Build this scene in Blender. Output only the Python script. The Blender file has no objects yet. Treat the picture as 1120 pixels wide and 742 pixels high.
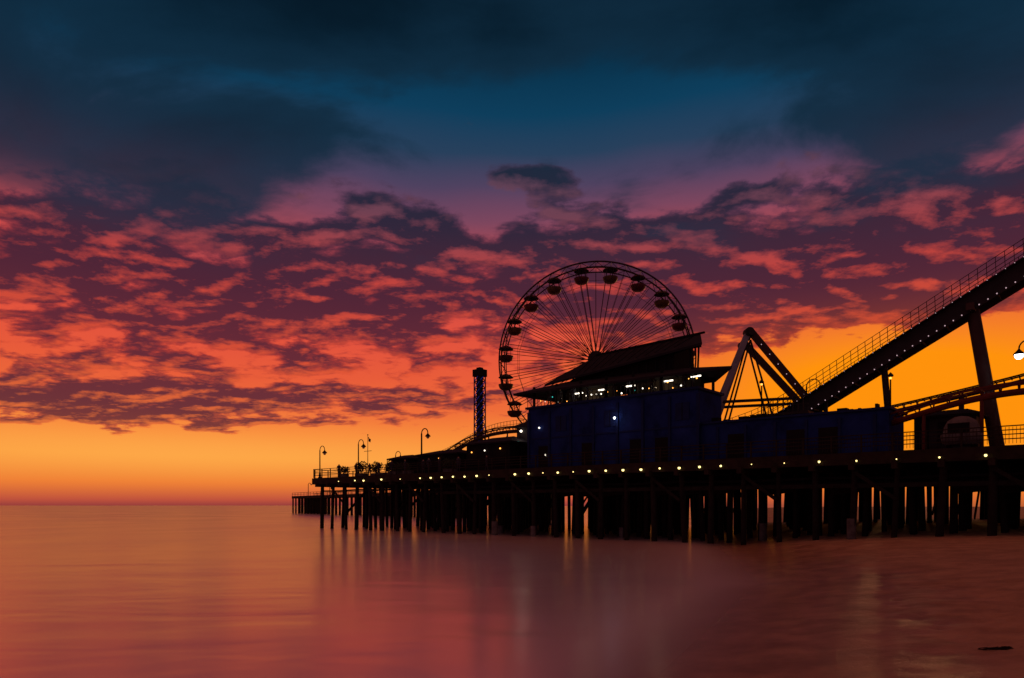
import bpy, math, random
from mathutils import Vector, Matrix
random.seed(7)
scene = bpy.context.scene
scene.view_settings.view_transform = 'Standard'
scene.view_settings.look = 'None'
scene.view_settings.exposure = 0

def lin(c):
    r = []
    for x in c:
        x /= 255.0
        r.append(x/12.92 if x <= 0.04045 else ((x+0.055)/1.055)**2.4)
    return (r[0], r[1], r[2], 1.0)

# ------------------------------------------------------------ pier frame
AX, AY = -26.1, 90.0
UX, UY = 0.7486, -0.663
VX, VY = 0.663, 0.7486
def PW(s, w, z):
    return Vector((AX+UX*s+VX*w, AY+UY*s+VY*w, z))

# ------------------------------------------------------------ node helpers
class NT:
    def __init__(self, tree):
        self.t = tree; self.n = tree.nodes; self.l = tree.links
    def put(self, node, idx, val):
        if isinstance(val, bpy.types.NodeSocket):
            self.l.new(val, node.inputs[idx])
        elif val is not None:
            node.inputs[idx].default_value = val
    def m(self, op, a, b=None, c=None, clamp=False):
        n = self.n.new('ShaderNodeMath'); n.operation = op; n.use_clamp = clamp
        self.put(n, 0, a); self.put(n, 1, b); self.put(n, 2, c)
        return n.outputs[0]
    def add(self, a, b): return self.m('ADD', a, b)
    def sub(self, a, b): return self.m('SUBTRACT', a, b)
    def mul(self, a, b): return self.m('MULTIPLY', a, b)
    def div(self, a, b): return self.m('DIVIDE', a, b)
    def smooth(self, x, a, b, lo=0.0, hi=1.0):
        n = self.n.new('ShaderNodeMapRange'); n.interpolation_type = 'SMOOTHSTEP'
        self.put(n, 0, x); self.put(n, 1, a); self.put(n, 2, b); self.put(n, 3, lo); self.put(n, 4, hi)
        return n.outputs[0]
    def mix(self, f, a, b, mode='MIX'):
        n = self.n.new('ShaderNodeMix'); n.data_type = 'RGBA'; n.blend_type = mode
        self.put(n, 0, f); self.put(n, 6, a); self.put(n, 7, b)
        return n.outputs[2]
    def noise(self, vec, scale, detail=6, rough=0.55, dist=0.0, lac=2.0):
        n = self.n.new('ShaderNodeTexNoise')
        self.put(n, 'Vector', vec); self.put(n, 'Scale', scale); self.put(n, 'Detail', detail)
        self.put(n, 'Roughness', rough); self.put(n, 'Distortion', dist); self.put(n, 'Lacunarity', lac)
        return n.outputs[0]
    def ramp(self, f, stops):
        n = self.n.new('ShaderNodeValToRGB')
        e = n.color_ramp.elements
        while len(e) > 1: e.remove(e[-1])
        e[0].position = stops[0][0]; e[0].color = stops[0][1]
        for p, c in stops[1:]:
            k = e.new(p); k.color = c
        self.put(n, 0, f)
        return n.outputs[0]
    def comb(self, x, y, z):
        n = self.n.new('ShaderNodeCombineXYZ'); self.put(n, 0, x); self.put(n, 1, y); self.put(n, 2, z)
        return n.outputs[0]

# ------------------------------------------------------------ SKY
world = bpy.data.worlds.new("World"); scene.world = world; world.use_nodes = True
world.cycles.sampling_method = 'MANUAL'; world.cycles.sample_map_resolution = 256
for n in list(world.node_tree.nodes): world.node_tree.nodes.remove(n)
W = NT(world.node_tree)
tc = W.n.new('ShaderNodeTexCoord'); sp = W.n.new('ShaderNodeSeparateXYZ')
W.l.new(tc.outputs['Generated'], sp.inputs[0])
X, Y, Z = sp.outputs
hor = W.m('MAXIMUM', W.m('SQRT', W.add(W.mul(X, X), W.mul(Y, Y))), 0.001)
v = W.m('MINIMUM', W.m('MAXIMUM', W.div(Z, hor), 0.0), 3.0)
az = W.m('ARCTAN2', X, Y)
zz = W.add(W.m('MAXIMUM', Z, 0.0), 0.16)
px_ = W.div(X, zz); py_ = W.div(Y, zz)
P = W.comb(px_, py_, 0.0)
P2 = W.comb(px_, W.mul(py_, 1.25), 3.7)
def blob(a0, v0, sa, sv, amp):
    da = W.div(W.sub(az, a0), sa); dv = W.div(W.sub(v, v0), sv)
    e = W.m('EXPONENT', W.mul(W.add(W.mul(da, da), W.mul(dv, dv)), -1.0))
    return W.mul(e, amp)
def addall(lst):
    r = lst[0]
    for k in lst[1:]: r = W.add(r, k)
    return r
vr = W.m('MULTIPLY', v, 1.0, clamp=True)
big = W.noise(P, 1.15, 3, 0.5, 0.2)
bigc = W.sub(big, 0.5)
vg = W.m('ADD', vr, W.mul(W.mul(bigc, 0.10), W.smooth(v, 0.05, 0.3)), clamp=True)
base = W.ramp(vg, [(0.0, lin((150,62,60))), (0.008, lin((192,82,60))), (0.03, lin((238,124,52))), (0.065, lin((252,158,64))),
    (0.10, lin((248,138,60))), (0.14, lin((238,108,58))), (0.18, lin((232,92,58))), (0.24, lin((226,82,62))), (0.31, lin((212,76,70))),
    (0.37, lin((174,74,82))), (0.42, lin((124,70,94))), (0.47, lin((80,66,96))), (0.52, lin((40,64,92))), (0.58, lin((14,62,92))),
    (0.66, lin((8,50,76))), (0.76, lin((7,32,50))), (1.0, lin((6,22,38)))])
glow = W.m('MINIMUM', addall([blob(0.48, 0.16, 0.27, 0.085, 1.0), blob(0.66, 0.09, 0.30, 0.10, 0.6)]), 1.0)
base = W.mix(glow, base, lin((255,146,12)))
yel = blob(-0.45, 0.07, 0.35, 0.03, 0.5)
base = W.mix(yel, base, lin((255,176,78)))

# mid layer clouds
def middens(off):
    p = W.comb(px_, W.mul(W.add(py_, off), 1.15), 0.0)
    a = W.noise(p, 4.4, 8, 0.58, 0.12)
    return W.add(W.mul(W.sub(a, 0.5), 2.5), W.mul(bigc, 0.8))
G = lambda x: (x, x, x, 1)
env = W.ramp(vr, [(0.0,G(0)),(0.075,G(0.05)),(0.10,G(.48)),(0.15,G(.58)),(0.20,G(.52)),(0.245,G(.66)),
                  (0.30,G(.75)),(0.36,G(.68)),(0.41,G(.54)),(0.46,G(.40)),(0.52,G(.2))])
blobs = addall([
    blob(-0.14,0.406,0.065,0.024,0.6), blob(0.159,0.375,0.15,0.036,0.5), blob(0.42,0.295,0.24,0.055,0.65),
    blob(0.35,0.43,0.06,0.018,0.45), blob(-0.35,0.30,0.32,0.06,0.12), blob(-0.6,0.125,0.30,0.022,0.55),
    blob(-0.26,0.15,0.24,0.018,0.30), blob(0.48,0.165,0.25,0.05,-1.3), blob(0.02,0.486,0.08,0.018,0.5),
    blob(0.62,0.38,0.17,0.05,0.45), blob(-0.46,0.41,0.14,0.022,0.4), blob(0.0,0.24,0.14,0.04,-0.25), blob(0.25,0.08,0.5,0.055,-1.0)])
envt = W.add(W.mul(W.sub(env, 0.5), 1.8), blobs)
d0 = W.add(middens(0.0), envt)
d1 = W.add(middens(0.05), envt)
dens = W.smooth(d0, -0.08, 0.14)
core = W.smooth(d0, -0.02, 0.30)
lit = W.m('MULTIPLY', W.m('MAXIMUM', W.sub(d0, d1), 0.0), 2.8, clamp=True)
ccol = W.ramp(vr, [(0.05, lin((140,60,52))), (0.13, lin((96,44,56))), (0.22, lin((88,38,54))), (0.30, lin((62,34,54))),
                   (0.40, lin((38,36,56))), (0.52, lin((26,40,58))), (0.7, lin((8,28,44)))])
edge = W.ramp(vr, [(0.05, lin((230,106,60))), (0.2, lin((186,62,52))), (0.32, lin((148,52,60))), (0.42, lin((84,54,78))), (0.55, lin((34,50,74)))])
ccol = W.mix(W.sub(1.0, core), ccol, edge)
litc = W.ramp(vr, [(0.05, lin((255,140,60))), (0.2, lin((250,92,52))), (0.32, lin((226,78,64))), (0.42, lin((132,74,90))), (0.55, lin((50,66,90)))])
ccol = W.mix(W.mul(lit, 0.66), ccol, litc)
rg = blob(0.5, 0.21, 0.35, 0.045, 0.4)
ccol = W.mix(rg, ccol, lin((170,64,26)))
col = W.mix(W.mul(dens, 0.95), base, ccol)
# upper dark clouds
un = W.add(W.mul(W.sub(W.noise(P2, 2.0, 8, 0.56, 0.3), 0.5), 2.2), W.mul(bigc, 0.4))
ub = addall([blob(-0.60,0.48,0.28,0.13,0.85), blob(-0.22,0.66,0.20,0.10,0.35), blob(0.58,0.52,0.22,0.095,0.85), blob(-0.30,0.52,0.10,0.06,0.35),
             blob(0.0,0.575,0.24,0.06,-0.45), W.smooth(v, 0.54, 0.70, -0.14, 0.50), blob(0.3,0.57,0.14,0.05,-0.2)])
uu = W.add(un, ub)
ud = W.mul(W.smooth(uu, -0.10, 0.30), W.smooth(v, 0.30, 0.43))
ucol = W.ramp(vr, [(0.3, lin((84,46,64))), (0.40, lin((46,42,60))), (0.5, lin((20,34,50))), (0.62, lin((8,27,41))), (0.8, lin((5,20,32)))])
uc2 = W.mix(W.mul(W.smooth(uu, 1.0, 0.1), 0.65), ucol, lin((20,50,72)))
col = W.mix(W.mul(ud, 0.93), col, uc2)
# away from the afterglow the sky is dimmer; unseen sky overhead and behind is warmed up as added light for sand and water
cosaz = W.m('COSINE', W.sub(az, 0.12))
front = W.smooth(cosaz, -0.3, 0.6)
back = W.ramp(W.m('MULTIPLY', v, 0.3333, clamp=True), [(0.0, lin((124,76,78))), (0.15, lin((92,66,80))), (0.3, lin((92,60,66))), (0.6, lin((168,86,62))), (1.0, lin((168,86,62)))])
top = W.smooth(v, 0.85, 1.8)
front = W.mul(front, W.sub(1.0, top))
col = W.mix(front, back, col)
below = W.smooth(Z, -0.002, -0.02)
col = W.mix(below, col, lin((60,32,32)))
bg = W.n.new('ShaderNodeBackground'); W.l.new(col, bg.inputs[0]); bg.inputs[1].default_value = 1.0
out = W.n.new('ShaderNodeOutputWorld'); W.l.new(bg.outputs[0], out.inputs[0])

# ------------------------------------------------------------ materials
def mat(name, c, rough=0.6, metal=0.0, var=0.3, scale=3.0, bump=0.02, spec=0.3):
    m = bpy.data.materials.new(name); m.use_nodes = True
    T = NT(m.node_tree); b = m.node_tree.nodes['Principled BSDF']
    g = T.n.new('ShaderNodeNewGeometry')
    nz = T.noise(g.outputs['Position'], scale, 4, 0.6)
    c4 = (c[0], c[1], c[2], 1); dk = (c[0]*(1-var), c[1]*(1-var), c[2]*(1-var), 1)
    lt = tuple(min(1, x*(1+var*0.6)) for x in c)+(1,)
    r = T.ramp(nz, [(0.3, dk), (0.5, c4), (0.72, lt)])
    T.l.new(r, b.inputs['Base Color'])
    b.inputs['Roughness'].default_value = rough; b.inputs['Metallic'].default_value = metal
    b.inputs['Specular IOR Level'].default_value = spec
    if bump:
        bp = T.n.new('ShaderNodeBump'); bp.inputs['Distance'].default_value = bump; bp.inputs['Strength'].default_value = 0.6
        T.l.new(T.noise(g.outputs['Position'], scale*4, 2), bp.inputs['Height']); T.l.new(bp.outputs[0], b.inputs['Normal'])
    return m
def emis(name, c, st, samp=False):
    m = bpy.data.materials.new(name); m.use_nodes = True
    T = NT(m.node_tree)
    for n in list(T.n): T.n.remove(n)
    e = T.n.new('ShaderNodeEmission'); e.inputs[0].default_value = lin(c); e.inputs[1].default_value = st
    o = T.n.new('ShaderNodeOutputMaterial'); T.l.new(e.outputs[0], o.inputs[0])
    if not samp: m.cycles.emission_sampling = 'NONE'
    return m
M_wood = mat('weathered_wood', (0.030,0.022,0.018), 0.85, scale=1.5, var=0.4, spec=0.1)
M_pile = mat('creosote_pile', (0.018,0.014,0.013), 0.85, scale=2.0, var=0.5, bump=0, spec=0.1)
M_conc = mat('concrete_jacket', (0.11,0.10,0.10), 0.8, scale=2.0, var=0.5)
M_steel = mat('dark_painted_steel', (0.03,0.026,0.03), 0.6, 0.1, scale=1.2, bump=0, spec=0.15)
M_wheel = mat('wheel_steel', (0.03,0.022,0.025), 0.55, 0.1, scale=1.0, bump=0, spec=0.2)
M_gred = mat('gondola_red', (0.10,0.015,0.015), 0.5, scale=2.0, bump=0)
M_gyel = mat('gondola_yellow', (0.11,0.06,0.02), 0.5, scale=2.0, bump=0)
M_blue = mat('blue_painted_stucco', (0.014,0.034,0.175), 0.85, var=0.55, scale=0.6, spec=0.1)
M_blue2 = mat('blue_trim', (0.010,0.024,0.11), 0.7, scale=1.0, spec=0.15)
M_roof = mat('slate_roofing', (0.020,0.018,0.026), 0.8, 0.0, scale=0.8, spec=0.08)
M_dark = mat('dark_trim', (0.013,0.012,0.014), 0.8, scale=1.0, bump=0, spec=0.1)
M_white = mat('white_steel', (0.27,0.28,0.34), 0.5, scale=1.0, bump=0)
M_coast = mat('coaster_steel', (0.06,0.034,0.031), 0.6, 0.1, scale=0.9, bump=0, spec=0.2)
M_redrail = mat('red_rail', (0.13,0.024,0.016), 0.55, 0.0, scale=0.9, bump=0, spec=0.2)
M_leaf = mat('foliage', (0.04,0.065,0.025), 0.7, scale=3.0, bump=0)
M_cloth = mat('dark_clothing', (0.05,0.05,0.07), 0.8, scale=8.0, bump=0)
M_skin = mat('skin', (0.35,0.2,0.14), 0.6, scale=8.0, bump=0)
M_glass = mat('lamp_glass', (0.5,0.4,0.3), 0.3, scale=2.0, bump=0)
E_bulb = emis('warm_bulb', (255,226,140), 2.8)
E_white = emis('white_light', (235,245,255), 7.0)
E_white2 = emis('small_white_light', (250,236,214), 3.0)
E_amber = emis('amber_light', (255,165,70), 3.0)
E_teal = emis('teal_light', (60,200,190), 1.2)
E_bluel = emis('blue_led', (50,56,160), 0.25)
E_dim = emis('dim_track_bulb', (230,190,200), 0.8)

# ------------------------------------------------------------ builder
class B:
    def __init__(self): self.v=[]; self.f=[]; self.mi=[]; self.mats=[]; self.sm=[]
    def M(self, m):
        if m not in self.mats: self.mats.append(m)
        return self.mats.index(m)
    def add(self, vs, fs, m, smooth=False):
        o = len(self.v); k = self.M(m)
        self.v += [tuple(x) for x in vs]
        for f in fs:
            self.f.append(tuple(i+o for i in f)); self.mi.append(k); self.sm.append(smooth)
    def hexa(self, c, m):
        self.add(c, [(3,2,1,0),(4,5,6,7),(0,1,5,4),(1,2,6,5),(2,3,7,6),(3,0,4,7)], m)
    def pbox(self, s0,s1,w0,w1,z0,z1,m):
        self.hexa([PW(s0,w0,z0),PW(s1,w0,z0),PW(s1,w1,z0),PW(s0,w1,z0),PW(s0,w0,z1),PW(s1,w0,z1),PW(s1,w1,z1),PW(s0,w1,z1)], m)
    def tube(self, p, q, r, m, n=8, r2=None):
        p=Vector(p); q=Vector(q); d=(q-p)
        if d.length<1e-6: return
        d.normalize(); a=Vector((0,0,1)) if abs(d.z)<0.9 else Vector((1,0,0))
        e1=d.cross(a).normalized(); e2=d.cross(e1); r2=r if r2 is None else r2
        vs=[]
        for c,rr in ((p,r),(q,r2)):
            for i in range(n):
                t=2*math.pi*i/n; vs.append(c+e1*math.cos(t)*rr+e2*math.sin(t)*rr)
        fs=[(i,(i+1)%n,n+(i+1)%n,n+i) for i in range(n)]
        self.add(vs, fs, m, n>5); self.add([vs[i] for i in range(n)],[tuple(range(n))[::-1]],m); self.add([vs[n+i] for i in range(n)],[tuple(range(n))],m)
    def beam(self, p, q, a, b, m):
        p=Vector(p); q=Vector(q); d=(q-p).normalized(); up=Vector((0,0,1)) if abs(d.z)<0.95 else Vector((UX,UY,0))
        e1=d.cross(up).normalized()*a/2; e2=e1.cross(d).normalized()*b/2
        self.hexa([p-e1-e2,p+e1-e2,p+e1+e2,p-e1+e2,q-e1-e2,q+e1-e2,q+e1+e2,q-e1+e2], m)
    def lathe(self, c, prof, m, n=12, smooth=True):
        c=Vector(c); vs=[]; fs=[]
        for r,z in prof:
            for i in range(n):
                t=2*math.pi*i/n; vs.append(c+Vector((r*math.cos(t), r*math.sin(t), z)))
        for j in range(len(prof)-1):
            for i in range(n):
                fs.append((j*n+i, j*n+(i+1)%n, (j+1)*n+(i+1)%n, (j+1)*n+i))
        self.add(vs, fs, m, smooth)
    def ball(self, c, r, m, n=8):
        self.lathe(c, [(max(1e-3,r*math.sin(math.pi*j/(n//2+1))), -r*math.cos(math.pi*j/(n//2+1))) for j in range(n//2+2)], m, n)
    def path(self, pts, r, m, n=6):
        for a,b in zip(pts[:-1],pts[1:]): self.tube(a,b,r,m,n)
    def sweep(self, pts, prof, m):
        pts=[Vector(p) for p in pts]; N=len(prof); vs=[]
        for i,p in enumerate(pts):
            t=(pts[min(i+1,len(pts)-1)]-pts[max(i-1,0)]).normalized()
            lat=t.cross(Vector((0,0,1))).normalized(); up=lat.cross(t)
            for a,b in prof: vs.append(p+lat*a+up*b)
        fs=[]
        for i in range(len(pts)-1):
            for j in range(N):
                fs.append((i*N+j, i*N+(j+1)%N, (i+1)*N+(j+1)%N, (i+1)*N+j))
        fs.append(tuple(range(N))[::-1]); fs.append(tuple((len(pts)-1)*N+j for j in range(N)))
        self.add(vs, fs, m)
    def leaves(self, c, rad, n, m, size=0.18):
        c=Vector(c)
        for _ in range(n):
            while True:
                d=Vector((random.uniform(-1,1),random.uniform(-1,1),random.uniform(-1,1)))
                if d.length<1: break
            p=c+Vector((d.x*rad[0],d.y*rad[1],d.z*rad[2]))
            a=Vector((random.gauss(0,1),random.gauss(0,1),random.gauss(0,1))).normalized()*size
            b=Vector((random.gauss(0,1),random.gauss(0,1),random.gauss(0,1))).normalized()*size*0.5
            self.add([p-a,p+b,p+a,p-b],[(0,1,2,3)],m)
    def done(self, name):
        xs=[p[0] for p in self.v]; ys=[p[1] for p in self.v]; zs=[p[2] for p in self.v]
        o=Vector(((min(xs)+max(xs))/2,(min(ys)+max(ys))/2,min(zs)))
        me=bpy.data.meshes.new(name)
        me.from_pydata([(p[0]-o.x,p[1]-o.y,p[2]-o.z) for p in self.v],[],self.f)
        for mm in self.mats: me.materials.append(mm)
        me.polygons.foreach_set('material_index', self.mi); me.polygons.foreach_set('use_smooth', self.sm)
        me.update()
        ob=bpy.data.objects.new(name, me); ob.location=o; scene.collection.objects.link(ob)
        return ob
def catmull(pts, k=8):
    pts=[Vector(p) for p in pts]; P_=[pts[0]*2-pts[1]]+pts+[pts[-1]*2-pts[-2]]; o=[]
    for i in range(1,len(P_)-2):
        a,b,c,d=P_[i-1],P_[i],P_[i+1],P_[i+2]
        for j in range(k):
            t=j/k
            o.append(0.5*((2*b)+(c-a)*t+(2*a-5*b+4*c-d)*t*t+(3*b-a-3*c+d)*t**3))
    o.append(pts[-1]); return o
def resample(pts, step):
    o=[pts[0]]; acc=0
    for a,b in zip(pts[:-1],pts[1:]):
        L=(b-a).length; t=step-acc
        while t<=L:
            o.append(a.lerp(b,t/L)); t+=step
        acc=(acc+L)%step
    return o

# ------------------------------------------------------------ terrain
XS=[(-400,-200),(0,-5.0),(12,4.6),(26,11.4),(40,15.0),(56,18.5),(80,24),(150,42),(700,200)]
def xs_(y):
    for (a,b),(c,d) in zip(XS[:-1],XS[1:]):
        if y<=c: 
            t=(y-a)/(c-a); return b+(d-b)*t
    return XS[-1][1]
def height(x,y):
    d=x-xs_(y)
    if d<0: return max(-4.0, 0.09*d)
    return 1.75*(1-math.exp(-d*0.075))
from mathutils import noise as mn
def grid(xl,yl,zf,name,m,attr=None):
    vs=[];fs=[]
    nx=len(xl)
    at=[]
    for y in yl:
        for x in xl:
            vs.append((x,y,zf(x,y)))
            if attr: at.append(attr(x,y))
    for j in range(len(yl)-1):
        for i in range(nx-1):
            a=j*nx+i; fs.append((a,a+1,a+nx+1,a+nx))
    me=bpy.data.meshes.new(name); me.from_pydata(vs,[],fs); me.materials.append(m)
    me.polygons.foreach_set('use_smooth',[True]*len(fs))
    if attr:
        A=me.attributes.new('depth','FLOAT','POINT'); A.data.foreach_set('value',at)
    me.update(); ob=bpy.data.objects.new(name,me); scene.collection.objects.link(ob); return ob
def rng(a,b,s):
    o=[];x=a
    while x<b-1e-6: o.append(x); x+=s
    return o
bx=[-60,-40,-25]+rng(-15,2,0.5)+rng(2,16,0.13)+rng(16,45,0.4)+rng(45,90,3)+[90,120,180,300,600]
by=[-300,-150,-60,-30,-15]+rng(-6,8,0.5)+rng(8,24,0.13)+rng(24,66,0.45)+rng(66,120,3)+[120,160,220,300,450,700]
random.seed(21)
prints=[]
for tr_ in range(6):      # trails of footprints
    x0=random.uniform(7.5,13); y0=random.uniform(9,13); a_=random.uniform(0.9,1.5)
    for k_ in range(16):
        x0+=math.cos(a_)*0.72; y0+=math.sin(a_)*0.72; a_+=random.uniform(-.08,.08)
        o_=0.14*(1 if k_%2 else -1)
        prints.append((x0-math.sin(a_)*o_,y0+math.cos(a_)*o_))
def bh(x,y):
    h=height(x,y)
    z=h+0.05*mn.noise(Vector((x*0.18,y*0.12,0)))
    if h>-0.05:
        k_=min(1,max(0,(h-0.05)/0.3))
        z+=k_*(0.04*mn.noise(Vector((x*0.7,y*0.7,5)))+0.022*mn.noise(Vector((x*2.3,y*2.3,9))))
        if 7<x<17 and 8<y<25:
            for px,py in prints:
                d2=(x-px)**2+(y-py)**2
                if d2<0.16: z-=0.07*math.exp(-d2/0.022)*k_
    return z
M_sand=bpy.data.materials.new('beach_sand'); M_sand.use_nodes=True
T=NT(M_sand.node_tree); b=T.n['Principled BSDF']
g=T.n.new('ShaderNodeNewGeometry'); sx=T.n.new('ShaderNodeSeparateXYZ'); T.l.new(g.outputs['Position'],sx.inputs[0])
zn=T.add(sx.outputs[2], T.mul(T.sub(T.noise(g.outputs['Position'],0.35,5),0.5),0.6))
wet=T.smooth(zn,0.70,0.08)
grain=T.noise(g.outputs['Position'],30,3,0.7)
patch=T.smooth(T.noise(g.outputs['Position'],0.9,7,0.65),0.32,0.68)
dry=T.mix(patch,(0.34,0.19,0.11,1),(0.56,0.34,0.20,1))
dry=T.mix(T.mul(grain,0.5),dry,(0.22,0.12,0.07,1))
wc=T.mix(patch,(0.24,0.12,0.075,1),(0.42,0.23,0.15,1))
T.l.new(T.mix(wet,dry,wc),b.inputs['Base Color'])
T.l.new(T.smooth(wet,0.0,1.0,0.8,0.32),b.inputs['Roughness'])
b.inputs['Specular IOR Level'].default_value=0.5
bp=T.n.new('ShaderNodeBump'); bp.inputs['Distance'].default_value=0.10; bp.inputs['Strength'].default_value=0.8
T.l.new(T.add(T.mul(T.noise(g.outputs['Position'],1.8,7,0.6),T.smooth(wet,0,1,1.0,0.45)),T.mul(grain,0.15)),bp.inputs['Height'])
T.l.new(bp.outputs[0],b.inputs['Normal'])
grid(bx,by,bh,'sand_beach',M_sand)
random.seed(7)

M_sea=bpy.data.materials.new('sea_water'); M_sea.use_nodes=True
T=NT(M_sea.node_tree); b=T.n['Principled BSDF']
g=T.n.new('ShaderNodeNewGeometry'); sx=T.n.new('ShaderNodeSeparateXYZ'); T.l.new(g.outputs['Position'],sx.inputs[0])
bigw=T.noise(T.comb(T.mul(sx.outputs[0],0.05),T.mul(sx.outputs[1],0.035),0),1.0,5,0.55,0.4)
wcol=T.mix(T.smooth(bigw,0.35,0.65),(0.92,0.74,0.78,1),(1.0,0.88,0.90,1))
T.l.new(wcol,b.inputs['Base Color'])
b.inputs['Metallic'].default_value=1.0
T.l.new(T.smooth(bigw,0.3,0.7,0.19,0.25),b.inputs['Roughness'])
bp=T.n.new('ShaderNodeBump'); bp.inputs['Distance'].default_value=0.22; bp.inputs['Strength'].default_value=0.3
wv=T.noise(T.comb(T.mul(sx.outputs[0],0.12),T.mul(sx.outputs[1],0.25),0),1.0,3,0.5,0.3)
T.l.new(wv,bp.inputs['Height']); T.l.new(bp.outputs[0],b.inputs['Normal'])
# long-exposure foam: a milky, mostly diffuse share
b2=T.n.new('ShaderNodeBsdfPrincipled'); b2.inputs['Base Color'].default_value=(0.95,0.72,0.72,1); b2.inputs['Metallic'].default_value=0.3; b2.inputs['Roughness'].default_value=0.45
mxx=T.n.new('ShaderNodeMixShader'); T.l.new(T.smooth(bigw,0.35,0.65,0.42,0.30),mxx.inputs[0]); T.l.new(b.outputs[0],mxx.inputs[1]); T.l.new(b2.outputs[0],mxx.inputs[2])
at=T.n.new('ShaderNodeAttribute'); at.attribute_name='depth'
# foam gathers in the shallows
shal=T.smooth(at.outputs['Fac'],0.9,0.1,0.0,0.55)
mx2=T.n.new('ShaderNodeMixShader'); T.l.new(shal,mx2.inputs[0]); T.l.new(mxx.outputs[0],mx2.inputs[1]); T.l.new(b2.outputs[0],mx2.inputs[2])
tr=T.n.new('ShaderNodeBsdfTransparent'); mx=T.n.new('ShaderNodeMixShader')
T.l.new(T.smooth(T.add(at.outputs['Fac'],T.mul(T.sub(bigw,0.5),0.25)),0.0,0.42),mx.inputs[0]); T.l.new(tr.outputs[0],mx.inputs[1]); T.l.new(mx2.outputs[0],mx.inputs[2])
T.l.new(mx.outputs[0],T.n['Material Output'].inputs[0])
sxl=[-20000,-6000,-2000,-700,-300,-150,-80,-40,-25]+rng(-15,45,1.0)+[45,60,90,150,300,700,2000,6000,20000]
syl=[-1500,-500,-200,-80,-30]+rng(-10,70,1.0)+[70,85,110,150,220,350,700,1500,4000,10000,26000]
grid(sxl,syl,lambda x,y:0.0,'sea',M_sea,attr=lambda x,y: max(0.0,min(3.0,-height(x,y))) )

# ------------------------------------------------------------ PIER
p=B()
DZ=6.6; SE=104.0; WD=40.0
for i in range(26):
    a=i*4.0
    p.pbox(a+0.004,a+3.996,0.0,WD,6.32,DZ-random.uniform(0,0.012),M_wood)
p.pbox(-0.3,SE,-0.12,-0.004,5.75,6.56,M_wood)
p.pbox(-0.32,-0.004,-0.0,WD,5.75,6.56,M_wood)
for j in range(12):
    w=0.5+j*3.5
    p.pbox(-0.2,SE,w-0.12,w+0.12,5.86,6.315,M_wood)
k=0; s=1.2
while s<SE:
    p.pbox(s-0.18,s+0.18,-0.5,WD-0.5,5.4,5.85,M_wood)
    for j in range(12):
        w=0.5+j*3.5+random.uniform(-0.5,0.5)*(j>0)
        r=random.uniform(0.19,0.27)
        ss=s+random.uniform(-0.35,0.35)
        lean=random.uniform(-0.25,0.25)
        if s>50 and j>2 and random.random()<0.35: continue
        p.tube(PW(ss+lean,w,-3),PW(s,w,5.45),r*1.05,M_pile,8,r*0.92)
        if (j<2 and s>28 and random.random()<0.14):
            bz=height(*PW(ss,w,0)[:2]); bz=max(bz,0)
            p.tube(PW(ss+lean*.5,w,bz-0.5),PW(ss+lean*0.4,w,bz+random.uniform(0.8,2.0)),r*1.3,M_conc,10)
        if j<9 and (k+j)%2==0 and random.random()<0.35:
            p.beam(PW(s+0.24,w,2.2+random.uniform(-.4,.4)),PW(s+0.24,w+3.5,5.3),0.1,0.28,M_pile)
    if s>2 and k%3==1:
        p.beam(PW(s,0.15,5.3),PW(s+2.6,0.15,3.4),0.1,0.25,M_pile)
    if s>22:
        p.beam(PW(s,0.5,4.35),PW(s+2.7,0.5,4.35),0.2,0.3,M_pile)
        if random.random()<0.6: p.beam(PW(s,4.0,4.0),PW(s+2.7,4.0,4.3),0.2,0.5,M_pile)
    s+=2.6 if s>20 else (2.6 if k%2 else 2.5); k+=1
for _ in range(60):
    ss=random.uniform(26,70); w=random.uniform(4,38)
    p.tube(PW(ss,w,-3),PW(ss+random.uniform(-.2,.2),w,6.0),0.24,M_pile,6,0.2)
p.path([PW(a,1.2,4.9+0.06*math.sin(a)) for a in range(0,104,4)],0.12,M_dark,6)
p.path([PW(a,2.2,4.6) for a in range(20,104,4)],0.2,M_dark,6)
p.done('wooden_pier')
r=B(); s=-0.2
while s<SE:
    r.pbox(s-0.05,s+0.05,0.05,0.15,DZ+0.002,DZ+1.12,M_wood)
    s+=1.9
for zz_ in (0.35,0.62,0.88): r.pbox(-0.2,SE,0.08,0.12,DZ+zz_,DZ+zz_+0.06,M_wood)
r.pbox(-0.25,SE,0.02,0.18,DZ+1.124,DZ+1.18,M_wood)
s=60
while s<SE:
    r.pbox(s-0.012,s+0.012,0.155,0.18,DZ+0.1,DZ+1.1,M_steel); s+=0.18
for w in range(0,40,2): r.pbox(-0.22,-0.12,w+0.2,w+0.3,DZ+0.002,DZ+1.12,M_wood)
for zz_ in (0.35,0.7,1.1): r.pbox(-0.19,-0.15,0.2,WD,DZ+zz_,DZ+zz_+0.06,M_wood)
r.done('pier_railing')
L=B(); s=6.0
while s<SE-2:
    q=PW(s,-0.3,6.02+random.uniform(-.03,.03))
    L.tube(PW(s,-0.13,6.25),q+Vector((0,0,0.12)),0.025,M_steel,5)
    L.lathe(q,[(0.17,0.06),(0.06,0.16),(0.01,0.18)],M_steel,8)
    L.ball(q,random.choice((0.05,0.08,0.10,0.115)) if s<56 else random.choice((0.04,0.06,0.085)),E_bulb,8)
    s+=1.75 if s<56 else 2.4
    if random.random()<0.12: s+=1.7
L.done('deck_edge_lights')

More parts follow.
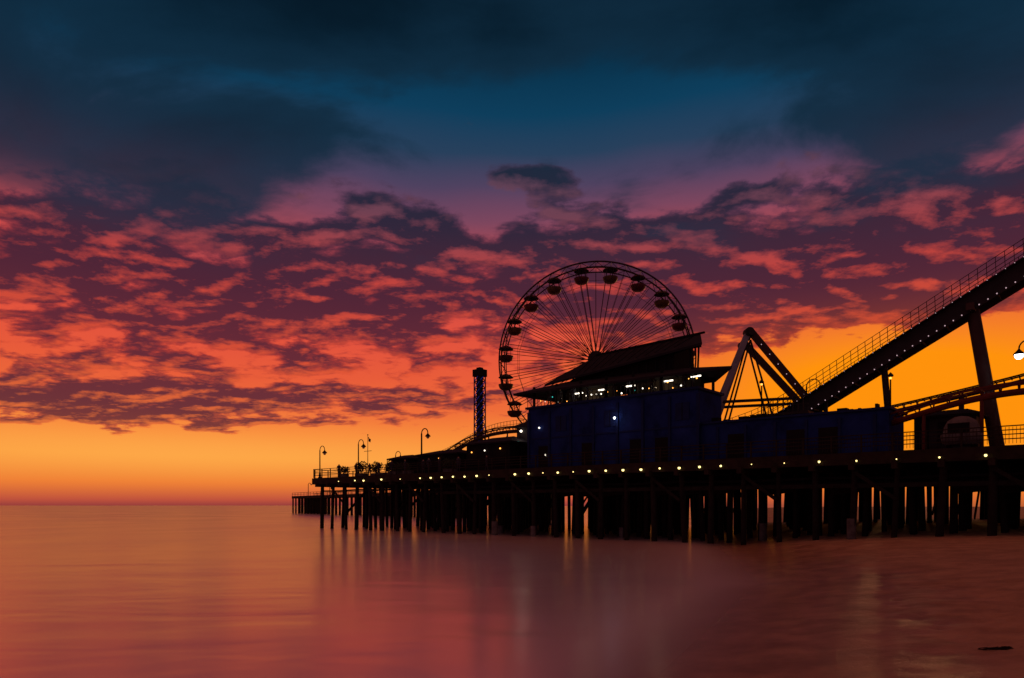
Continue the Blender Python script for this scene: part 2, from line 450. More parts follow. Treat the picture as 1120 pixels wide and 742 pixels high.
# far end of the pier
f=B()
def seg(a,b_,wid,z0,z1,m):
    a=Vector(a); b_=Vector(b_); d=(b_-a).normalized(); n=Vector((-d.y,d.x,0))*wid/2
    f.hexa([a-n+Vector((0,0,z0)),b_-n+Vector((0,0,z0)),b_+n+Vector((0,0,z0)),a+n+Vector((0,0,z0)),
            a-n+Vector((0,0,z1)),b_-n+Vector((0,0,z1)),b_+n+Vector((0,0,z1)),a+n+Vector((0,0,z1))],m)
a=Vector((-80,262,0)); e=Vector((6,135,0)); seg(a,e,9,5.6,6.5,M_wood)
d=(e-a); Ln=d.length; d.normalize(); nn=Vector((-d.y,d.x,0))
q=0
while q<Ln:
    for o in (-4,-1.4,1.4,4):
        c=a+d*q+nn*o; f.tube(c+Vector((0,0,-3)),c+Vector((0,0,5.7)),0.3,M_pile,6)
    for o in (-4.3,4.3):
        c=a+d*q+nn*o; f.tube(c+Vector((0,0,6.5)),c+Vector((0,0,7.7)),0.07,M_wood,4)
    q+=3.6
for o in (-4.3,4.3):
    for z_ in (7.1,7.7): f.tube(a+nn*o+Vector((0,0,z_)),e+nn*o+Vector((0,0,z_)),0.06,M_wood,4)
f.done('distant_pier')

# ------------------------------------------------------------ FERRIS WHEEL
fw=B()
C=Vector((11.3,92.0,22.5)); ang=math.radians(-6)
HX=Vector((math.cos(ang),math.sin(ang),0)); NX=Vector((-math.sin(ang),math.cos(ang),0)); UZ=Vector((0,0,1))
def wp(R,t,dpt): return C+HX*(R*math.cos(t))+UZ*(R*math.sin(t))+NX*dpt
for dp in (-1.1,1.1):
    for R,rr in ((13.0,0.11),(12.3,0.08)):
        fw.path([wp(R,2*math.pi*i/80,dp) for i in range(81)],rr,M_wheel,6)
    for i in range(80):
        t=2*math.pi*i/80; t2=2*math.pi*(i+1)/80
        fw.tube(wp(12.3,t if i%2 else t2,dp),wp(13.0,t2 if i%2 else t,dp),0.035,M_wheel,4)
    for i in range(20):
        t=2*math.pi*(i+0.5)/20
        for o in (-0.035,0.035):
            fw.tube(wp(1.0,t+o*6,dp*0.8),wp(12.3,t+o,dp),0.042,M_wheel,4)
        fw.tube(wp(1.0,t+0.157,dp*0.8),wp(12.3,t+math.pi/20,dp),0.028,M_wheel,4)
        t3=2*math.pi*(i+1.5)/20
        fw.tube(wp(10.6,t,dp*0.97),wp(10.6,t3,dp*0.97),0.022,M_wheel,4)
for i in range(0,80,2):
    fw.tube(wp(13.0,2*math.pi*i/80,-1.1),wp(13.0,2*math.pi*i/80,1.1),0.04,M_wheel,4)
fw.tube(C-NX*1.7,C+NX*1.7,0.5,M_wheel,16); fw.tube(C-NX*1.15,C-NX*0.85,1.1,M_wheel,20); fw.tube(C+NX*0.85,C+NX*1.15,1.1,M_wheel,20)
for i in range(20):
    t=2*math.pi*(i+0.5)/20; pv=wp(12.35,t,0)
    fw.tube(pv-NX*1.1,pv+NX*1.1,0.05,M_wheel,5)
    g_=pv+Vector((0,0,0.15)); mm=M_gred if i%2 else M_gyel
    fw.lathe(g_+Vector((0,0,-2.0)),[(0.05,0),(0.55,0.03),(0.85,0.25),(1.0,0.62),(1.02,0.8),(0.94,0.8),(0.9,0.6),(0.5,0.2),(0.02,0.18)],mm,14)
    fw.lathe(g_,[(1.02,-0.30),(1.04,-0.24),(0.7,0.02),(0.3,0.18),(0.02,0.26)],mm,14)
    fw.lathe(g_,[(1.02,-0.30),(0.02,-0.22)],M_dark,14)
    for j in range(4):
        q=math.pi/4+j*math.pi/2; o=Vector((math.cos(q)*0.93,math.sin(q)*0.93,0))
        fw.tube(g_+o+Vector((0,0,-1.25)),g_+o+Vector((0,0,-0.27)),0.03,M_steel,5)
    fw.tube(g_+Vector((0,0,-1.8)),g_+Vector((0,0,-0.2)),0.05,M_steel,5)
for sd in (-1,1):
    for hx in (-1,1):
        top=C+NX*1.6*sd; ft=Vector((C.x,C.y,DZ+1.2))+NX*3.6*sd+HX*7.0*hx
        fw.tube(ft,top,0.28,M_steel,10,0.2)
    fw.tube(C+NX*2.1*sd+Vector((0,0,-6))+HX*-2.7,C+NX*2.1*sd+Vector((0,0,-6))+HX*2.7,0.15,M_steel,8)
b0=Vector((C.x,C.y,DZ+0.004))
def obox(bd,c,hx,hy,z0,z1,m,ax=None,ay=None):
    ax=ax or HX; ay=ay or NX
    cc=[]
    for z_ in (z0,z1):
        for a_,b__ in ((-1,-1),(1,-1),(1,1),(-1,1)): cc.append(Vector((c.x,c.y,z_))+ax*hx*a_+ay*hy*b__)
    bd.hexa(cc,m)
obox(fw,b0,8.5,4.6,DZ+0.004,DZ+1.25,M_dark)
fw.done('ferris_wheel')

# ------------------------------------------------------------ PAVILION (blue building)
pv=B()
WB=8.6
pv.pbox(33.6,52.5,4.0,WB,DZ+0.003,12.9,M_blue)
for i in range(8):
    s=33.6+i*2.69
    pv.pbox(s-0.02 if i else s-0.05,s+0.22,3.86,3.997,DZ+0.3,12.55,M_blue2)
pv.pbox(33.4,52.7,3.7,WB+.2,12.903,13.12,M_blue2)
pv.pbox(33.5,52.6,3.9,3.996,DZ+0.004,DZ+0.28,M_dark)
pv.pbox(33.5,52.6,3.94,3.995,9.75,9.9,M_blue2)
for s0 in (35.0,40.4,45.8,48.4):
    pv.pbox(s0,s0+1.5,3.93,3.996,DZ+0.3,9.0,M_dark)
    pv.pbox(s0-0.08,s0+1.58,3.90,3.928,9.0,9.12,M_blue2)
for s0 in (37.2,43.0,50.4):
    pv.pbox(s0,s0+1.3,3.93,3.996,10.4,11.9,M_blue2); pv.pbox(s0+0.62,s0+0.68,3.91,3.929,10.4,11.9,M_dark)
pv.pbox(52.503,67.0,4.4,9.0,DZ+0.003,9.9,M_blue)
pv.pbox(52.6,67.2,4.2,9.2,9.903,10.08,M_blue2)
for i in range(6): pv.pbox(54+i*2.4,54.2+i*2.4,4.28,4.396,DZ+0.2,9.6,M_blue2)
for s0 in (55.0,59.8,62.2): pv.pbox(s0,s0+1.5,4.34,4.396,DZ+0.05,8.9,M_dark)
for i in range(14):
    s=53.2+i*0.98+random.uniform(-.3,.3); h=random.uniform(0.1,0.5); ww=random.uniform(.15,.9)
    pv.pbox(s,s+ww,5.5,6.2,10.084,10.08+h,M_dark)
for s in [34.2+i*2.95 for i in range(7)]:
    for w in (4.2,8.2): pv.pbox(s-0.1,s+0.1,w-0.1,w+0.1,13.124,15.2,M_dark)
pv.pbox(36,42,7.4,8.3,13.125,15.2,M_wood); pv.pbox(43.5,51,7.6,8.3,13.125,15.2,M_wood)
s=33.6
while s<52.4:
    pv.pbox(s-0.02,s+0.02,3.86,3.90,13.123,14.05,M_steel); s+=0.45
pv.pbox(33.6,52.5,3.85,3.91,14.052,14.1,M_steel)
from collections import Counter
def roof(pts,faces,m,th=0.14):
    top=[PW(*q) for q in pts]; bot=[PW(q[0],q[1],q[2]-th) for q in pts]
    n=len(pts); pv.add(top+bot,[tuple(f_) for f_ in faces]+[tuple(i+n for i in f_)[::-1] for f_ in faces],m)
    ed=Counter()
    for f_ in faces:
        for i in range(len(f_)): ed[frozenset((f_[i],f_[(i+1)%len(f_)]))]+=1
    for e_,c_ in ed.items():
        if c_==1:
            a_,b_=tuple(e_); pv.add([top[a_],top[b_],bot[b_],bot[a_]],[(0,1,2,3)],m)
roof([(32.9,2.4,14.45),(56.2,2.4,14.15),(51.2,10.2,14.7),(33.2,10.2,14.5),(37,6.2,15.7),(50.2,6.4,15.4)],
     [(0,1,5,4),(1,2,5),(2,3,4,5),(3,0,4)],M_roof,0.2)
roof([(34.6,5.4,15.6),(51.8,6.2,17.4),(50.0,9.6,19.05),(38.2,9.8,18.8),(37.4,11.0,18.2),(49.4,11.0,18.4)],
     [(0,1,2,3),(3,2,5,4),(0,3,4)],M_roof,0.22)
pv.beam(PW(38.1,9.8,18.88),PW(50.4,9.6,19.17),0.22,0.16,M_dark)
for i in range(12):
    s=38.3+i*1.0; t=(s-34.6)/17.2
    pv.beam(PW(s,5.8,15.83+1.7*t),PW(min(s,49.9),9.6,18.9+0.012*i),0.05,0.07,M_dark)
cv=[PW(36.8,6.9,15.0),PW(48.7,6.9,15.0),PW(48.7,10.6,14.5),PW(36.8,10.6,14.5),PW(36.8,6.9,15.9),PW(48.7,6.9,16.95),PW(48.7,10.6,18.2),PW(38.2,10.6,17.9)]
pv.hexa(cv,M_dark)
for i in range(12):
    s=37.1+i*0.97; pv.pbox(s,s+0.12,6.78,6.895,15.2,15.8+(s-36.6)*0.085,M_roof)
for s in (50.4,51.2):
    pv.tube(PW(s,6.6,15.2),PW(s,6.8,17.4),0.09,M_dark,6)
# terrace luminaires
for s,w in ((39.6,4.6),(42.5,4.4),(45.6,4.4),(49.5,4.4),(52.3,4.0)):
    pv.pbox(s-0.45,s+0.45,w-0.06,w+0.06,13.98,14.09,E_white2)
for i in range(26):
    s=34.3+i*0.7+random.uniform(-.2,.2)
    pv.ball(PW(s,5.2,13.8+random.uniform(-.3,.35)),random.uniform(0.045,0.085),random.choice((E_amber,E_amber,E_white2,E_teal)),6)
pv.tube(PW(44.4,3.99,11.0),PW(44.4,3.6,11.15),0.04,M_steel,6); pv.ball(PW(44.4,3.55,11.1),0.11,E_white,8)
pv.ball(PW(35.2,3.8,10.9),0.09,E_white2,6); pv.ball(PW(36.0,3.8,8.1),0.08,E_white2,6)
for s in (35.4,38.2,41.0,46.8,49.6):
    pv.tube(PW(s,6,13.12),PW(s,6,13.9),0.05,M_steel,6); pv.lathe(PW(s,6,13.88),[(0.01,0.0),(0.55,0.0),(0.55,0.05),(0.01,0.05)],M_steel,12)
pv.done('pier_pavilion')

# ------------------------------------------------------------ DROP TOWER
dt=B(); c=PW(11.0,20,0); h0=0.56
U3=Vector((UX,UY,0)); V3=Vector((VX,VY,0))
cs=[c+U3*a*h0+V3*b_*h0 for a,b_ in ((-1,-1),(1,-1),(1,1),(-1,1))]
for q in cs: dt.tube(q+Vector((0,0,DZ)),q+Vector((0,0,22.2)),0.10,M_blue2,6)
z_=DZ+0.5
while z_<21.6:
    for j in range(4):
        a=cs[j]; b_=cs[(j+1)%4]
        dt.tube(a+Vector((0,0,z_)),b_+Vector((0,0,z_)),0.05,M_blue2,4)
        dt.tube(a+Vector((0,0,z_)),b_+Vector((0,0,z_+1.05)),0.06,E_bluel if j in(0,1) else M_blue2,4)
        dt.tube(b_+Vector((0,0,z_)),a+Vector((0,0,z_+1.05)),0.06,M_blue2,4)
    z_+=1.05
obox(dt,c,0.74,0.74,21.4,22.4,M_dark,U3,V3); obox(dt,c,0.35,0.35,22.4,22.7,M_dark,U3,V3)
obox(dt,c,0.33,0.33,DZ,21.4,M_dark,U3,V3)
obox(dt,c,1.2,1.2,DZ+0.3,DZ+1.6,M_dark,U3,V3)
dt.done('drop_tower')

# ------------------------------------------------------------ SWINGING SHIP RIDE (A-frame)
sr=B()
for dy,ox in ((0.0,0.0),(3.4,1.6)):
    ap=Vector((22.0+ox*0.4,63.5+dy,19.2-ox*0.25))
    sr.beam(Vector((16.8+ox,63.5+dy,DZ)),ap,0.42,0.5,M_white)
    sr.beam(ap+Vector((0.1,0,0.1)),Vector((31.6+ox*0.9,63.5+dy-2,DZ)),0.45,0.6,M_coast)
    sr.beam(Vector((19.0+ox*0.7,63.5+dy,12.6)),Vector((26.4+ox*0.7,63.0+dy,12.9)),0.25,0.25,M_steel)
    sr.tube(ap+Vector((0,-0.4,-0.1)),ap+Vector((0,0.4,-0.1)),0.42,M_steel,10)
sr.tube(Vector((22.1,62.9,19.0)),Vector((22.7,67.6,18.8)),0.3,M_steel,12)
for dx in (-2.6,2.6):
    for dy in (-0.8,0.8): sr.tube(Vector((22.6,65.2+dy*0.6,18.7)),Vector((22.6+dx,65.2+dy,9.3)),0.09,M_steel,6)
hull=[]
for i in range(13):
    t=-1+2*i/12; zk=7.4+1.3*abs(t)**2.3; wd=1.25*(1-abs(t)**3*0.85)
    x=22.6+t*4.6
    hull.append([(x,65.2-wd,zk+1.6),(x,65.2-wd*0.7,zk+0.5),(x,65.2,zk),(x,65.2+wd*0.7,zk+0.5),(x,65.2+wd,zk+1.6)])
hv=[q for ring in hull for q in ring]; hf=[]
for i in range(12):
    for j in range(4): a=i*5+j; hf.append((a,a+1,a+6,a+5))
    hf.append((i*5,i*5+5,i*5+9,i*5+4))
sr.add(hv,hf,M_coast)
for i in range(14):
    t=i/13; q=Vector((22.3,63.15,18.8)).lerp(Vector((31.6,61.2,DZ)),t)
    sr.ball(q,0.045,E_dim,6)
sr.done('swinging_ship_ride')

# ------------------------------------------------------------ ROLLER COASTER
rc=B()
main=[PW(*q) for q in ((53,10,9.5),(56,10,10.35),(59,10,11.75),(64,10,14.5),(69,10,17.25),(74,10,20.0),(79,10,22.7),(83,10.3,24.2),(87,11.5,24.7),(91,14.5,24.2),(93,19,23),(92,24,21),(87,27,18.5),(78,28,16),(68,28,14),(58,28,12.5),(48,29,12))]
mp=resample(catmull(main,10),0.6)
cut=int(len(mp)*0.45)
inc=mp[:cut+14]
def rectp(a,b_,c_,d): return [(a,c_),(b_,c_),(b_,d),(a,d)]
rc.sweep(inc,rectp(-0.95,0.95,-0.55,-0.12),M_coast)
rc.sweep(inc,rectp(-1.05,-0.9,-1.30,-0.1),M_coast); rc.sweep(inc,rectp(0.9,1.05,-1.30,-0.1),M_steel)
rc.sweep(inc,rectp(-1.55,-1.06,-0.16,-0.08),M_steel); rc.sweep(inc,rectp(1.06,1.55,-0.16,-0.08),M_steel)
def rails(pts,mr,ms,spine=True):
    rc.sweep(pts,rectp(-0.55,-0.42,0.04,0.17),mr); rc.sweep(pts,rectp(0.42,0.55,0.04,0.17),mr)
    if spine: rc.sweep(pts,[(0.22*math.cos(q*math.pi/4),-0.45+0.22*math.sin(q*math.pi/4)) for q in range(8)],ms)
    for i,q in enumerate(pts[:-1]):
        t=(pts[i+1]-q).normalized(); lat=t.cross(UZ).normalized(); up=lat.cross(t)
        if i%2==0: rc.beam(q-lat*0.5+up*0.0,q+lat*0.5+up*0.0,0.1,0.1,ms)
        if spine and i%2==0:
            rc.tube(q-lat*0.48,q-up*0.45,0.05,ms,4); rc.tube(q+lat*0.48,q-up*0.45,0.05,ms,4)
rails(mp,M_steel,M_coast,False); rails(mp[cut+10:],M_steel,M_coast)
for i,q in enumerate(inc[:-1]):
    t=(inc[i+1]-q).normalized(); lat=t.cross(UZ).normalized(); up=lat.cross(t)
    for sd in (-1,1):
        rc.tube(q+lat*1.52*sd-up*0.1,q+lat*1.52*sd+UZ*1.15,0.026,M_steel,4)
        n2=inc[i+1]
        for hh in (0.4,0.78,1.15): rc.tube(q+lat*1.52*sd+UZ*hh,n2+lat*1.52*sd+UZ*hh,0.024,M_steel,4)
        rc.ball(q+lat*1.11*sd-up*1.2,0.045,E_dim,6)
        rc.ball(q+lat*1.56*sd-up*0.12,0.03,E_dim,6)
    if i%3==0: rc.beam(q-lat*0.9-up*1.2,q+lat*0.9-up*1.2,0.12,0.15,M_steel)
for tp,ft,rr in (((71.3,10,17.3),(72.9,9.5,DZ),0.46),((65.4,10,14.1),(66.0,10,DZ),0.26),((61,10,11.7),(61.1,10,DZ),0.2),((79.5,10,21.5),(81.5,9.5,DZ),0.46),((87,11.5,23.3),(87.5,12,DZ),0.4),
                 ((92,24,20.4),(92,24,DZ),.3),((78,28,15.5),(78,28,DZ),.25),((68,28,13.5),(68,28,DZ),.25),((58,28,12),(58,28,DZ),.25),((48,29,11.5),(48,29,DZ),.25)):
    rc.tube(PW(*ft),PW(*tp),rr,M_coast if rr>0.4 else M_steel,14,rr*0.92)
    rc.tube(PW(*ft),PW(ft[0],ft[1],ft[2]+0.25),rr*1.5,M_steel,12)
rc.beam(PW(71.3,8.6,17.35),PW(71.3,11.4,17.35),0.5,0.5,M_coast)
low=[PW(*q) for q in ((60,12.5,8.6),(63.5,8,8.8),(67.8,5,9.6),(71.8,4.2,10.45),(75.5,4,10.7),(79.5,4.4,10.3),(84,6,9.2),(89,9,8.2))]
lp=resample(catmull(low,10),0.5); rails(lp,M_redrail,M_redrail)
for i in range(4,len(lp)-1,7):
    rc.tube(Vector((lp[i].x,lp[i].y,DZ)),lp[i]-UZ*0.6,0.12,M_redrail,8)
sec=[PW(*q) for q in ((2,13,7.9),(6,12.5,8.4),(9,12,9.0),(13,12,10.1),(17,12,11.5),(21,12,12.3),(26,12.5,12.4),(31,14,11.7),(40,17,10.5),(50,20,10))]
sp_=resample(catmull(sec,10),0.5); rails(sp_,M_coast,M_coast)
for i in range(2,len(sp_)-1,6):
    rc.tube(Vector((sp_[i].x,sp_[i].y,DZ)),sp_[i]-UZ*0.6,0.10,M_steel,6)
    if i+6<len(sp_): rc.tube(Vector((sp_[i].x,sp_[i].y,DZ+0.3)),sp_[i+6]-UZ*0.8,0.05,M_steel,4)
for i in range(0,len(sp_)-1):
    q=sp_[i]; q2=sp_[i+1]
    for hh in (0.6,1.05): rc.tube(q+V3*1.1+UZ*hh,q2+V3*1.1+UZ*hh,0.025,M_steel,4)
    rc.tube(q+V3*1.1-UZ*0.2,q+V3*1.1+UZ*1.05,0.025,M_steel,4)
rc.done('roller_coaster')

cp=B()
cp.pbox(57.2,60.9,6.0,8.6,10.35,10.55,M_steel)
for s in (57.4,60.7):
    for w in (6.2,8.4): cp.pbox(s-0.1,s+0.1,w-0.1,w+0.1,DZ+0.004,10.345,M_steel)
s=57.3
while s<60.8:
    cp.pbox(s-0.03,s+0.03,6.05,6.11,10.553,11.7,M_steel); s+=0.4
for z_ in (11.1,11.7): cp.pbox(57.2,60.9,6.04,6.12,z_,z_+0.05,M_steel)
cp.done('boarding_platform')

# ------------------------------------------------------------ stalls and kiosks
def kiosk(s0,s1,w0,w1,h,m,roofm,ov=0.4,peak=0.8,name='snack_kiosk',lights=()):
    k_=B(); k_.pbox(s0,s1,w0,w1,DZ+0.003,DZ+h,m)
    a=[PW(s0-ov,w0-ov,DZ+h+0.003),PW(s1+ov,w0-ov,DZ+h+0.003),PW(s1+ov,w1+ov,DZ+h+0.003),PW(s0-ov,w1+ov,DZ+h+0.003)]
    e_=[x+UZ*0.15 for x in a]; k_.hexa(a+e_,roofm)
    mid=(w0+w1)/2; r0=PW(s0+(s1-s0)*0.25,mid,DZ+h+0.15+peak); r1=PW(s1-(s1-s0)*0.25,mid,DZ+h+0.15+peak)
    k_.add([x+UZ*0.003 for x in e_]+[r0,r1],[(0,1,5,4),(1,2,5),(2,3,4,5),(3,0,4)],roofm)
    nw=max(1,int((s1-s0)/1.8)); st=(s1-s0)/nw
    for i in range(nw):
        c0=s0+st*(i+0.18); k_.pbox(c0,c0+st*0.64,w0-0.03,w0-0.004,DZ+1.0,DZ+min(h-0.3,2.3),M_dark)
        k_.pbox(c0-0.05,c0+st*0.64+0.05,w0-0.25,w0-0.004,DZ+0.9,DZ+0.97,roofm)
    for (ls,lz,le,lr) in lights: k_.ball(PW(ls,w0-0.2,lz),lr,le,6)
    return k_.done(name)
kiosk(24.5,31,4,9,3.1,M_dark,M_roof,lights=((25.5,8.9,E_amber,.08),(27.5,9.0,E_white2,.08),(29.8,9.1,E_amber,.09)))
kiosk(15,22,5,9,2.4,M_dark,M_roof,peak=0.6,lights=((19,8.6,E_amber,.07),))
kiosk(29.2,32.6,7.2,11,5.0,M_steel,M_roof,peak=1.0,lights=((30.0,11.2,E_white2,.15),(31.5,10.2,E_teal,.14),(32.2,9.2,E_amber,.12),(30.5,9.4,E_white2,.09),(31.8,11.6,E_white2,.11),(29.6,10.1,E_teal,.09)))
kiosk(8.5,12,6,9,2.3,M_dark,M_roof,peak=0.5)
kiosk(69.2,72.0,6.2,8.6,2.6,M_steel,M_dark,peak=0.5,lights=((70.5,8.6,E_amber,.05),))
kiosk(67.2,69.0,11.5,14.0,3.4,M_dark,M_roof,peak=0.5)
kiosk(76,82,5.8,9,2.7,M_dark,M_roof,peak=0.6,lights=((77.5,8.9,E_white2,.06),))
rd=B(); c=PW(71.6,3.0,DZ+0.35)
rd.lathe(c,[(0.9,0.0),(1.15,0.25),(1.2,0.7),(1.05,0.75),(1.0,1.2),(0.8,1.6),(0.4,1.85),(0.01,1.92)],M_conc,18)
rd.tube(c+U3*-0.7-UZ*0.35,c+U3*-0.7+UZ*0.1,0.2,M_dark,8); rd.tube(c+U3*0.7-UZ*0.35,c+U3*0.7+UZ*0.1,0.2,M_dark,8)
rd.pbox(71.0,72.2,1.78,1.84,DZ+1.1,DZ+1.7,M_dark)
rd.done('domed_ride_car')

# ------------------------------------------------------------ street lamps (shepherd's crook)
def lamp(s,w,top,dirn=1,lit=None,rr=0.07,hr=0.19):
    l=B(); b_=PW(s,w,DZ+0.003)
    l.lathe(b_,[(0.24,0),(0.24,0.12),(0.16,0.2),(0.13,0.7),(0.09,0.8)],M_dark,10)
    zt=top-0.55; l.tube(b_+UZ*0.7,Vector((b_.x,b_.y,zt)),rr*1.2,M_dark,8,rr)
    pts=[Vector((b_.x,b_.y,zt))+U3*dirn*(0.55-0.55*math.cos(q))+UZ*0.55*math.sin(q) for q in [math.pi*i/10 for i in range(11)]]
    l.path(pts,rr*0.7,M_dark,6)
    hd=pts[-1]
    l.lathe(hd,[(0.04,0.0),(0.1,-0.1),(0.3,-0.32),(0.34,-0.42),(0.3,-0.42)],M_dark,12)
    l.ball(hd-UZ*0.48,hr,lit or M_glass,10)
    return l.done('street_lamp')
lamp(0.6,0.5,10.8)
lamp(5.6,3.0,11.5)
lamp(2.0,12.0,10.7)
lamp(18.0,3.0,12.0,1,rr=0.09)
lamp(19.6,8.0,10.5,-1)
lamp(75.3,8.0,14.3,-1,lit=E_white,hr=0.26)
lamp(59.6,9.6,13.6,1,lit=E_white2,rr=0.06)
for (x,y) in ((-77,258),(-63,236)):
    l=B(); q=Vector((x,y,6.5)); l.tube(q,q+UZ*4.5,0.12,M_dark,6); l.path([q+UZ*4.5,q+UZ*5+Vector((.4,0,0)),q+UZ*4.6+Vector((1.1,0,0))],0.1,M_dark,5); l.ball(q+UZ*4.4+Vector((1.1,0,0)),0.3,M_glass,6); l.done('street_lamp')
fp=B(); q=PW(4.9,5,DZ); fp.tube(q,q+UZ*5.7,0.06,M_dark,6,0.03); fp.ball(q+UZ*5.75,0.09,M_dark,6)
fl=[]
for i in range(9):
    for j in range(5): fl.append(q+UZ*(5.5-j*0.12-i*0.05)+U3*(0.05+i*0.07)+V3*(0.08*math.sin(i*1.1+j*.4)))
fp.add(fl,[(i*5+j,i*5+j+1,(i+1)*5+j+1,(i+1)*5+j) for i in range(8) for j in range(4)],M_gred); fp.tube(PW(4.9-.8,5,DZ+3.6),PW(4.9+.8,5,DZ+3.6),0.035,M_dark,5)
fp.done('flagpole')
for s,w,tp in ((56.4,8,13.6),(66.2,8.5,13.0)):
    l=B(); q=PW(s,w,DZ); l.tube(q,Vector((q.x,q.y,tp)),0.07,M_dark,6,0.05); l.lathe(Vector((q.x,q.y,tp)),[(0.2,-0.1),(0.22,0.0),(0.05,0.2),(0.01,0.24)],M_dark,8); l.ball(Vector((q.x,q.y,tp-0.22)),0.10,E_amber,6); l.done('lamp_post')

def shrub(s,w,rw,h,n):
    b_=B(); b_.pbox(s-rw*0.7,s+rw*0.7,w-0.4,w+0.4,DZ+0.003,DZ+0.5,M_conc)
    for _ in range(5):
        o=PW(s+random.uniform(-.7,.7)*rw,w+random.uniform(-.3,.3),DZ+0.5+h*random.uniform(0.35,0.7))
        b_.tube(PW(s,w,DZ+0.45),o,0.03,M_wood,4)
        b_.leaves(o,(rw*0.5,rw*0.5,h*0.4),n//5,M_leaf,0.16)
    b_.done('shrub')
for s,w,rw,h,n in ((3.2,2.4,0.9,1.2,240),(6.8,2.6,1.1,1.5,300),(9.0,3.4,1.3,1.4,330),(11.5,3.2,1.0,1.7,300),(13.6,2.6,1.2,1.2,280),(22.8,3.0,1.0,1.3,220),(16.5,2.2,.8,1.1,180)):
    shrub(s,w,rw,h,n)
pt=B(); q0=PW(76.0,13,DZ); q=q0
for i in range(6):
    q2=q+Vector((0.05*i*0.4,0,0.95)); pt.tube(q,q2,0.2-0.009*i,M_wood,9,0.19-0.009*i); q=q2
for i in range(26):
    a_=random.uniform(0,6.28); el=random.uniform(-0.5,1.2); Lf=random.uniform(1.3,1.9); prev=q; d=Vector((math.cos(a_)*math.cos(el),math.sin(a_)*math.cos(el),math.sin(el)))
    for k_ in range(7):
        nx=prev+d*Lf/7; sd=d.cross(UZ).normalized() if abs(d.z)<.98 else Vector((1,0,0))
        pt.tube(prev,nx,0.02,M_leaf,3)
        for sg in (-1,1):
            for kk in (0.0,0.5):
                bb=prev.lerp(nx,kk); tipp=bb+sd*sg*0.42*(1-k_/9)+d*0.22-UZ*0.15
                pt.add([bb,bb+d*0.06,tipp],[(0,1,2)],M_leaf)
        prev=nx; d=(d+Vector((0,0,-0.22))).normalized()
pt.done('palm_tree')

# ------------------------------------------------------------ people
def person_mesh(pose):
    vs=[(0,0,0.95),(0,0,1.2),(0,0,1.42),(0,0,1.52),(0,0.02,1.66)]
    ed=[(0,1),(1,2),(2,3),(3,4)]; ra=[.16,.14,.15,.065,.105]
    for sd in (-1,1):
        b_=len(vs); st=pose['step']*sd
        vs+=[(0.1*sd,0,0.88),(0.11*sd,st*0.5+0.03,0.5),(0.12*sd,st,0.08),(0.13*sd,st+0.16,0.04)]
        ed+=[(0,b_),(b_,b_+1),(b_+1,b_+2),(b_+2,b_+3)]; ra+=[.1,.07,.05,.04]
        b_=len(vs); ar=pose['arm']
        vs+=[(0.19*sd,0,1.4),(0.25*sd,-0.03+ar*0.1,1.12),(0.24*sd,0.08+ar*0.35,0.9+ar*0.25),(0.23*sd,0.1+ar*0.45,0.82+ar*0.3)]
        ed+=[(2,b_),(b_,b_+1),(b_+1,b_+2),(b_+2,b_+3)]; ra+=[.065,.05,.038,.035]
    me=bpy.data.meshes.new('person_body'); me.from_pydata(vs,ed,[]); o=bpy.data.objects.new('tmp',me); scene.collection.objects.link(o)
    m=o.modifiers.new('s','SKIN')
    for i,rr in enumerate(ra): me.skin_vertices[0].data[i].radius=(rr,rr)
    me.skin_vertices[0].data[0].use_root=True
    m2=o.modifiers.new('ss','SUBSURF'); m2.levels=1
    dg=bpy.context.evaluated_depsgraph_get(); nm=bpy.data.meshes.new_from_object(o.evaluated_get(dg))
    bpy.data.objects.remove(o)
    nm.materials.clear(); nm.materials.append(M_cloth); nm.materials.append(M_skin)
    for pl in nm.polygons:
        pl.use_smooth=True; pl.material_index=1 if pl.center.z>1.5 else 0
    return nm
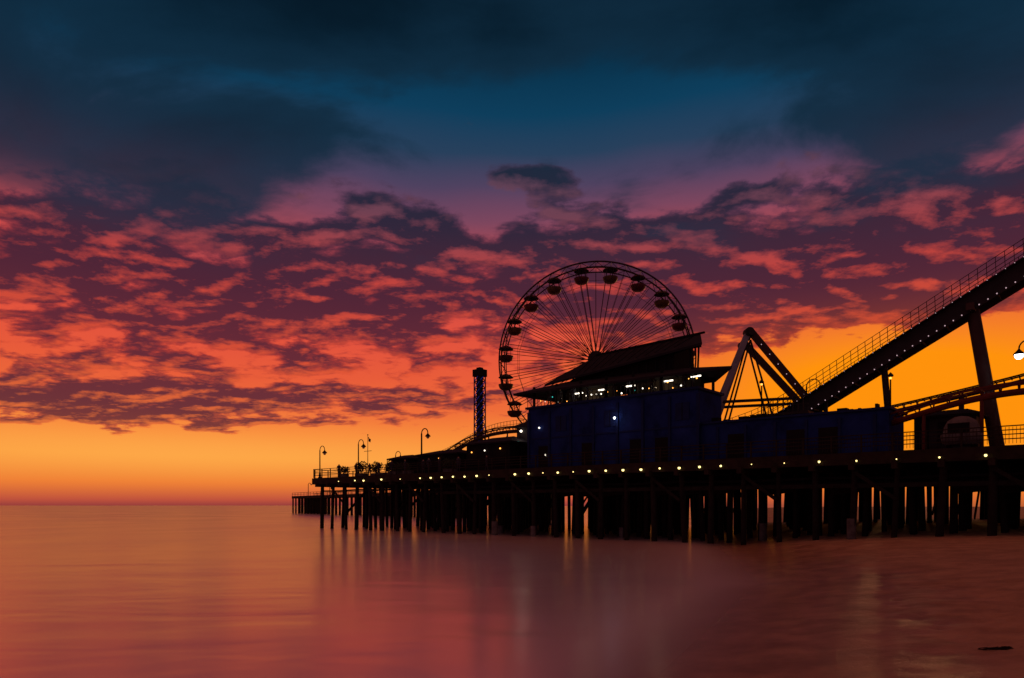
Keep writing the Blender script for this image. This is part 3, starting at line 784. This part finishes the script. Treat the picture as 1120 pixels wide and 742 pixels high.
try:
    pm=[person_mesh({'step':0.0,'arm':0.0}),person_mesh({'step':0.22,'arm':0.1}),person_mesh({'step':0.05,'arm':1.0})]
    spots=[(4.2,1.0,DZ),(8.0,0.9,DZ),(10.4,1.2,DZ),(12.6,0.9,DZ),(14.9,1.0,DZ),(17.3,1.1,DZ),(20.6,1.0,DZ),(21.3,1.2,DZ),(23.4,.9,DZ),(26.2,1.1,DZ),(30.3,1.2,DZ),
           (35.8,4.7,13.125),(37.0,4.9,13.125),(38.9,4.6,13.125),(40.3,5.0,13.125),(43.6,4.7,13.125),(44.9,5.1,13.125),(47.6,4.8,13.125),(48.6,4.6,13.125),(50.8,4.9,13.125)]
    for i,(s,w,z_) in enumerate(spots):
        o=bpy.data.objects.new('person',pm[i%3]); o.location=PW(s,w,z_+0.005); o.rotation_euler=(0,0,random.uniform(0,6.28)); k_=random.uniform(0.93,1.05); o.scale=(k_,k_,k_)
        scene.collection.objects.link(o)
except Exception as ex:
    print('person fail',ex)

for (x,y,n,sz) in ((8.6,12.2,50,0.05),):
    sw=B(); z_=bh(x,y)
    for _ in range(n):
        dx=random.gauss(0,0.16); dy=random.gauss(0,0.05); aa=random.uniform(-.5,.5)
        q=Vector((x+dx,y+dy,z_+random.uniform(0.0,0.03)))
        sw.tube(q,q+Vector((math.cos(aa)*0.14,math.sin(aa)*0.14,random.uniform(-.01,.03))),0.008,M_pile,4)
    sw.done('seaweed')

# ------------------------------------------------------------ lights
sd=bpy.data.lights.new('sun','SUN'); sd.energy=0.25; sd.angle=math.radians(3); sd.color=(1.0,0.45,0.18)
so=bpy.data.objects.new('sun',sd); scene.collection.objects.link(so)
azs=0.52; el=math.radians(2.5)
dirv=Vector((math.sin(azs)*math.cos(el),math.cos(azs)*math.cos(el),math.sin(el)))
so.rotation_euler=dirv.to_track_quat('Z','Y').to_euler()
def ptl(name,loc,e_,c_,r_=0.15):
    d=bpy.data.lights.new(name,'POINT'); d.energy=e_; d.color=c_; d.shadow_soft_size=r_
    o=bpy.data.objects.new(name,d); o.location=loc; scene.collection.objects.link(o)
ptl('wall_lamp_light',PW(44.4,3.1,11.0),5,(0.85,0.92,1.0))
ptl('terrace_light',PW(39.5,6.2,14.0),45,(1.0,0.78,0.5))
ptl('terrace_light',PW(47.5,6.2,14.0),45,(1.0,0.78,0.5))
ptl('kiosk_light',PW(31,6.0,10.6),10,(1.0,0.85,0.7))

# ------------------------------------------------------------ camera
cd=bpy.data.cameras.new('camera'); cd.sensor_width=36; cd.lens=24.0; cd.shift_y=182/1120; cd.clip_start=0.1; cd.clip_end=60000
co=bpy.data.objects.new('camera',cd); co.location=(0,0,3.0); co.rotation_euler=(math.radians(90),0,0)
scene.collection.objects.link(co); scene.camera=co
